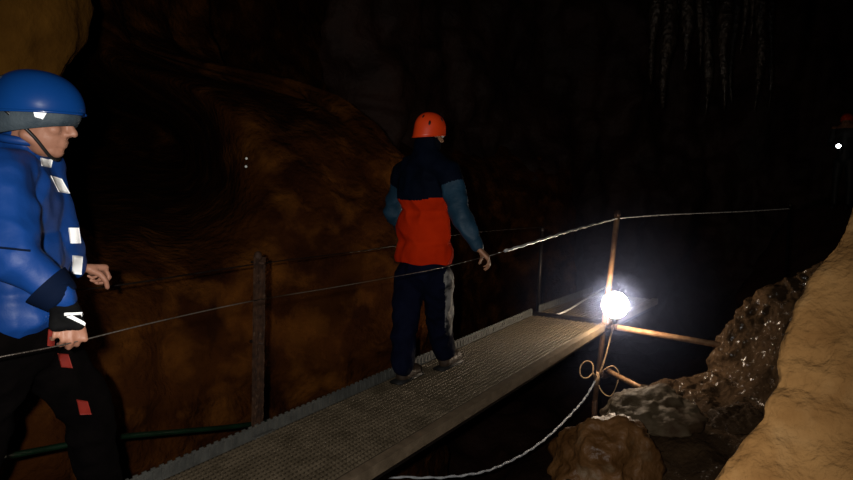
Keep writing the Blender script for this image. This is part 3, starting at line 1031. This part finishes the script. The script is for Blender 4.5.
# grey lower band of the helmet and chin strap
nu = 48
vs, fs = [], []
for k in (1.0, .95):
    for j, (zf, zb, sc) in enumerate(((.040, .004, .985), (.010, -.040, .970), (-.012, -.085, .90))):
        for q in range(nu):
            ph = 2 * math.pi * q / nu
            x, y = math.sin(ph), math.cos(ph)
            z = (zf + zb) / 2 + (zf - zb) / 2 * y
            vs.append(HC + Rh @ Vector((.113 * sc * k * x, .138 * sc * k * y - .010, z)))
for j in range(2):
    for q in range(nu):
        q2 = (q + 1) % nu
        fs.append((j * nu + q, j * nu + q2, (j + 1) * nu + q2, (j + 1) * nu + q))
        fs.append((3 * nu + j * nu + q, 3 * nu + (j + 1) * nu + q, 3 * nu + (j + 1) * nu + q2, 3 * nu + j * nu + q2))
for q in range(nu):
    q2 = (q + 1) % nu
    fs.append((2 * nu + q, 2 * nu + q2, 5 * nu + q2, 5 * nu + q)); fs.append((q, 3 * nu + q, 3 * nu + q2, q2))
band = mesh_obj('headband', vs, fs, M['grey_band'], hm); band['label'] = 'grey lower band'
bvh = bvh_world(band)
patch('reflective_clip', bvh, ((33, 110), (47, 112), (43, 119), (35, 117)), M['reflect'], band)
MB().tube(catmull([hpos(1.3, 1.9, .98), HC + Rh @ Vector((.074, .02, -.06)), HC + Rh @ Vector((.03, .062, -.122)), HC + Rh @ Vector((-.03, .062, -.122)), HC + Rh @ Vector((-.074, .02, -.06)), hpos(1.3, -1.9, .98)], 24), .006, 6).build('chin_strap', M['black_plastic'], hm)
# jacket
jk = MB()
ch = P(14, 200, 2.22)
jk.ell(ch, (.205, .150, .20), Rb).ell(P(16, 262, 2.22), (.200, .158, .20), Rb).ell(P(20, 306, 2.22), (.205, .165, .13), Rb)
jk.capsule(neck + Vector((0, 0, -.02)), .085, neck + (HC - neck) * .36, .080)
for sh in (shR, shL):
    jk.capsule(neck + Vector((0, 0, -.055)), .085, sh, .085)
jk.capsule(shR, .088, elR, .074).capsule(elR, .074, wrR.lerp(elR, .12), .050)
jk.capsule(shL, .085, elL, .066).capsule(elL, .066, wrL.lerp(elL, .08), .047)
jk.capsule(wrR.lerp(elR, .10), .047, wrR.lerp(elR, .06), .046)
jac = garment('jacket', jk, .008, [M['blue_jacket']], pr, amp=.014, freq=7, seed=1.3)
MB().tube(catmull([elR.lerp(wrR, .62), elR.lerp(wrR, .66), elR.lerp(wrR, .8), wrR], 14), [.060, .0715, .072, .0715, .071, .070, .069, .067, .065, .062, .060, .057, .053, .048], 24).build('shaded_cuff', M['blue_dark'], jac)  # darker sleeve end: fading light painted in as dark blue
jb = bvh_world(jac)
for crn in (((40, 158), (52, 160), (50, 168), (41, 166)), ((50, 176), (61, 179), (69, 194), (58, 192)),
            ((68, 228), (78, 228), (80, 243), (70, 243)), ((72, 255), (82, 256), (81, 274), (72, 273))):
    patch('reflective_patch', jb, crn, M['reflect'], jac)
for crn in (((0, 247), (30, 250), (30, 252), (0, 249)), ((54, 283), (70, 283), (70, 285), (54, 285))):
    patch('seam', jb, crn, M['blue_dark'], jac)
# collar
cl = MB()
for k in range(2):
    pass
cl.tube([neck + (HC - neck) * .33 + Rh @ Vector((.082 * math.sin(a), .082 * math.cos(a), 0)) for a in [2 * math.pi * i / 28 for i in range(29)]], .014, 8)
cl.build('collar', M['blue_jacket'], jac)
# gloves
for w_, d_, n_, s_ in ((wrR, handR_d, handR_n, 1), (wrL, handL_d, handL_n, -1)):
    gm = MB(); hand_prims(gm, w_, d_, n_, s_, grow=.005, fingers=False)
    dd = Vector(d_).normalized()
    gm.capsule(w_ - dd * .03, .036, w_ + dd * .01, .032)
    if s_ > 0:
        g = garment('glove', gm, .006, M['black_glove'], pr, amp=.002, freq=30, sm=3)
        gb = bvh_world(g)
        patch('reflective_stripe', gb, ((64, 313.5), (84, 312.5), (85, 314.5), (64, 316)), M['reflect'], g, off=.003)
        patch('reflective_stripe', gb, ((66, 317), (72, 316), (87, 324), (85, 326)), M['reflect'], g, off=.003)
# trousers
tr = MB()
tr.ell(pel + Vector((0, 0, -.02)), (.175, .145, .16), Rb)
for h_, k_, a_ in ((hipR, knR, anR), (hipL, knL, anL)):
    tr.capsule(pel, .12, h_, .115).capsule(h_, .115, k_, .088).capsule(k_, .088, a_ + Vector((0, 0, .02)), .075)
tro = garment('trousers', tr, .012, M['black_cloth'], pr, amp=.016, freq=8, seed=4)
tb = bvh_world(tro)
for crn in (((48, 329), (55, 331), (53, 347), (47, 345)), ((57, 353), (68, 354), (72, 368), (61, 367)), ((76, 399), (87, 401), (91, 414), (80, 414))):
    patch('red_strap', tb, crn, M['red_strap'], tro)
for a_ in (anR, anL):
    bt = MB().capsule(a_ + Vector((0, 0, .09)), .060, a_, .058).capsule(a_ + Vector((0, 0, -.05)), .05, a_ + fb * .17 + Vector((0, 0, -.055)), .045)
    bo = garment('boot', bt, .010, M['boot'], pr, amp=.003, freq=20)
    MB().box(a_ + fb * .06 + Vector((0, 0, -.100)), (.10, .31, .020), Rb, bev=.008).build('sole', M['black_plastic'], bo)

# ---- walker in the orange jacket
AZ2 = math.radians(33)
f2 = Vector((math.sin(AZ2), math.cos(AZ2), 0)); r2 = Vector((f2.y, -f2.x, 0)); R2 = frame(f2)
pr2 = thing('person', (0.0, 4.45, CW_Z), 'person in orange and navy jacket and orange helmet walking along the metal walkway', 'person')
azh2 = math.radians(58); Rh2 = frame(Vector((math.sin(azh2), math.cos(azh2), -.18)))
HC2 = P(430.5, 133, 4.44)
nk2 = P(425, 154, 4.42)
shL2, shR2 = P(404, 174, 4.58), P(448, 172, 4.32)
elL2, wrL2 = P(393, 212, 4.68), P(410, 240, 4.92)
elR2, wrR2 = P(462, 218, 4.18), P(478, 248, 4.16)
pel2 = P(425, 268, 4.47)
hpL2, hpR2 = P(410, 276, 4.53), P(438, 276, 4.40)
knL2, knR2 = P(404, 333, 4.44), P(440, 327, 4.58)
anL2 = Vector((-0.165, 4.36, -1.335)); anR2 = Vector((0.13, 4.66, -1.325))
hR2d = Vector((.75, -.05, -.72)); hR2n = Vector((-.5, .1, -.7))
bd = MB()
head_prims(bd, HC2, Rh2, nk2, .90)
bd.capsule(nk2, .055, P(425, 195, 4.45), .09).capsule(P(425, 195, 4.45), .09, pel2, .09)
for a, b_, c_ in ((shR2, elR2, wrR2), (shL2, elL2, wrL2)):
    bd.capsule(nk2 + Vector((0, 0, -.06)), .05, a, .05).capsule(a, .05, b_, .042).capsule(b_, .040, c_, .028)
for h_, k_, a_ in ((hpR2, knR2, anR2), (hpL2, knL2, anL2)):
    bd.capsule(pel2, .1, h_, .08).capsule(h_, .085, k_, .055).capsule(k_, .055, a_, .04)
    bd.capsule(a_ + Vector((0, 0, -.03)), .035, a_ + f2 * .14 + Vector((0, 0, -.06)), .03)
hand_prims(bd, wrR2, hR2d, hR2n, 1, curl=(30, 45, 30), spread=5)
hand_prims(bd, wrL2, Vector((.3, .6, -.6)), Vector((.6, 0, 0)), -1, curl=(25, 35, 25))
co, no, fs = fuse(bd, .0065, 2, .4)
mesh_obj('body', [tuple(c) for c in co], fs, M['skin_mid'], pr2)
for s in (-1, 1):
    e = MB().ell(HC2 + Rh2 @ Vector((s * .031, .078, -.006)), (.0125, .0125, .0125), nu=12, nv=8).build('eye', M['eye'], pr2)
hb = MB().ell(HC2 + Rh2 @ Vector((0, -.035, -.005)), (.070, .072, .060), Rh2)
co, no, fs = fuse(hb, .007, 2)
mesh_obj('hair', [tuple(c) for c in co], fs, M['hair'], pr2)
helmet(pr2, HC2, Rh2, M['orange_helmet'], size=(.092, .112, .105), rim_f=.004, rim_b=-.055,
       vents=((.88, 2.12, .018, .008), (.62, 2.7, .015, .006), (.88, -2.2, .018, .007), (.6, 1.2, .016, .006)))
jk = MB()
jk.ell(P(425, 190, 4.45), (.215, .145, .21), R2).ell(P(424, 228, 4.46), (.210, .140, .20), R2)
jk.ell(P(424, 256, 4.47), (.222, .155, .21), R2)
jk.capsule(nk2 + Vector((0, 0, -.03)), .095, nk2 + (HC2 - nk2) * .55, .085)
for sh in (shR2, shL2):
    jk.capsule(nk2 + Vector((0, 0, -.035)), .098, sh, .082)
jk.capsule(shR2, .082, elR2, .068).capsule(elR2, .068, wrR2.lerp(elR2, .06), .046)
jk.capsule(shL2, .082, elL2, .068).capsule(elL2, .066, wrL2.lerp(elL2, .06), .046)


zb = P(425, 199, 4.3).z


def jsel(c):
    for a, b_, e_ in ((shR2, elR2, wrR2), (shL2, elL2, wrL2)):
        d1, t1 = seg_d(c, a, b_); d2, t2 = seg_d(c, b_, e_)
        lateral = abs((c - P(425, 220, 4.45)).dot(r2))
        if (d1 < .098 and t1 > .30 and lateral > .205) or (d2 < .09 and lateral > .20):
            return 2
    z = c.z
    return 1 if z > zb + .012 * math.sin(c.x * 14) else 0


garment('jacket', jk, .009, [M['orange'], M['navy'], M['teal']], pr2, amp=.013, freq=7, seed=6.1, sel=jsel, hem=(P(424, 264.5, 4.33).z, lambda c: abs((c - pel2).dot(r2)) < .235))
tr = MB()
tr.ell(pel2 + Vector((0, 0, -.02)), (.165, .135, .15), R2)
for h_, k_, a_ in ((hpR2, knR2, anR2), (hpL2, knL2, anL2)):
    tr.capsule(pel2, .11, h_, .110).capsule(h_, .108, k_, .088).capsule(k_, .088, a_ + Vector((0, 0, .03)), .082)


def tsel(c):
    d1, t1 = seg_d(c, hpR2, knR2); d2, t2 = seg_d(c, knR2, anR2)
    rr = (c - hpR2).dot(r2)
    if d1 < .14 and (c - hpR2.lerp(knR2, t1)).normalized().dot(r2) > .80 and c.z > knR2.z - .1:
        return 1
    return 0


garment('trousers', tr, .012, [M['navy_trouser'], M['lit_print']], pr2, amp=.016, freq=8, seed=9, sel=tsel)
for a_ in (anR2, anL2):
    bt = MB().capsule(a_ + Vector((0, 0, .07)), .058, a_, .056).capsule(a_ + Vector((0, 0, -.05)), .048, a_ + f2 * .17 + Vector((0, 0, -.052)), .044)
    bo = garment('boot', bt, .010, M['boot'], pr2, amp=.003, freq=20)
    MB().box(Vector((a_.x, a_.y, CW_Z + .022)) + f2 * .06, (.10, .30, .020), R2, bev=.008).build('sole', M['black_plastic'], bo)

# ---- distant caver on the far ledge
Yf = 12.0
pf = thing('person', Vector((P(845, 208, Yf).x, Yf, -0.68)), 'distant caver with orange helmet holding a small bright torch', 'person')
X0 = P(846, 150, Yf)
hf = P(847, 121, Yf)
Rf = frame(Vector((-.7, -.7, 0)))
bf = MB()
head_prims(bf, hf, Rf, hf + Vector((0, 0, -.16)))
pelf = Vector((hf.x, Yf, .22)); chf = Vector((hf.x, Yf, .68))
bf.ell(chf, (.19, .13, .2), Rf).capsule(chf, .13, pelf, .13)
for s in (-1, 1):
    sh = chf + Rf @ Vector((s * .19, 0, .08)); el = sh + Rf @ Vector((s * .05, .04, -.27))
    wr = P(838, 148, Yf - .28) + Vector((.06, .05, 0)) if s > 0 else el + Rf @ Vector((0, .10, -.22))
    bf.capsule(sh, .06, el, .05).capsule(el, .045, wr, .03)
    hand_prims(bf, wr, (wr - el), Rf @ Vector((0, .5, -.6)), s, curl=(40, 50, 30))
    hp = pelf + Rf @ Vector((s * .09, 0, -.05)); kn_ = hp + Rf @ Vector((s * .02, .03, -.40)); an = kn_ + Vector((0, 0, -.38))
    bf.capsule(hp, .09, kn_, .06).capsule(kn_, .06, an, .045).capsule(an + Vector((0, 0, -.03)), .04, an + Rf @ Vector((0, .14, -.05)), .035)
co, no, fs = fuse(bf, .014, 2, .4)
mesh_obj('body', [tuple(c) for c in co], fs, [M['skin_mid'], M['dark_grey']], pf,
         mat_idx=[0 if np.mean(co[list(f)], axis=0)[2] > hf.z - .13 else 1 for f in fs])
helmet(pf, hf, Rf, M['orange_helmet'], size=(.105, .13, .11), vents=((.7, 1.0, .02, .008),))
tp = P(838.5, 146, Yf - .3)
to = thing('torch', tp, 'small bright torch in the hand of the distant caver', 'torch')
td = Vector((-.25, -1, 0.05)).normalized()
MB().tube([tp - td * .14, tp - td * .02, tp], [.02, .022, .034], 12).build('barrel', M['black_plastic'], to)
MB().ell(tp + td * .004, (.040, .012, .036), frame(td), 14, 8).build('lens', M['torch'], to)

# ------------------------------------------------------------------ scatter ball added to imitate lens glare around the lamp
mm = bpy.data.materials.new('lamp_glare'); mm.use_nodes = True
nt = mm.node_tree; nt.nodes.remove(nt.nodes['Principled BSDF'])
vsn = nt.nodes.new('ShaderNodeVolumeScatter'); vsn.inputs['Color'].default_value = (0.45, 0.56, 1.0, 1)
tcn = nt.nodes.new('ShaderNodeTexCoord')
ln_ = nt.nodes.new('ShaderNodeVectorMath'); ln_.operation = 'LENGTH'
mr = nt.nodes.new('ShaderNodeMapRange'); mr.interpolation_type = 'SMOOTHSTEP'
mr.inputs[1].default_value = 0.0; mr.inputs[2].default_value = 1.15; mr.inputs[3].default_value = 0.032; mr.inputs[4].default_value = 0.0
nt.links.new(tcn.outputs['Object'], ln_.inputs[0]); nt.links.new(ln_.outputs['Value'], mr.inputs[0])
mr2 = nt.nodes.new('ShaderNodeMapRange'); mr2.interpolation_type = 'SMOOTHSTEP'
mr2.inputs[1].default_value = 0.08; mr2.inputs[2].default_value = 0.34; mr2.inputs[3].default_value = 0.30; mr2.inputs[4].default_value = 0.0
ad = nt.nodes.new('ShaderNodeMath'); ad.operation = 'ADD'
nt.links.new(ln_.outputs['Value'], mr2.inputs[0]); nt.links.new(mr.outputs[0], ad.inputs[0]); nt.links.new(mr2.outputs[0], ad.inputs[1])
nt.links.new(ad.outputs[0], vsn.inputs['Density'])
nt.links.new(vsn.outputs[0], nt.nodes['Material Output'].inputs['Volume'])
mb = MB().ell((0, 0, 0), (1.15, 1.15, 1.15), nu=32, nv=20)
lens_glow = mesh_obj('lens_glow', mb.v, mb.f, mm, rebase=False)
lens_glow.location = BC
tag(lens_glow, 'added bluish haze imitating lens glare around the bright work lamp', 'lens_glow', kind='stuff')
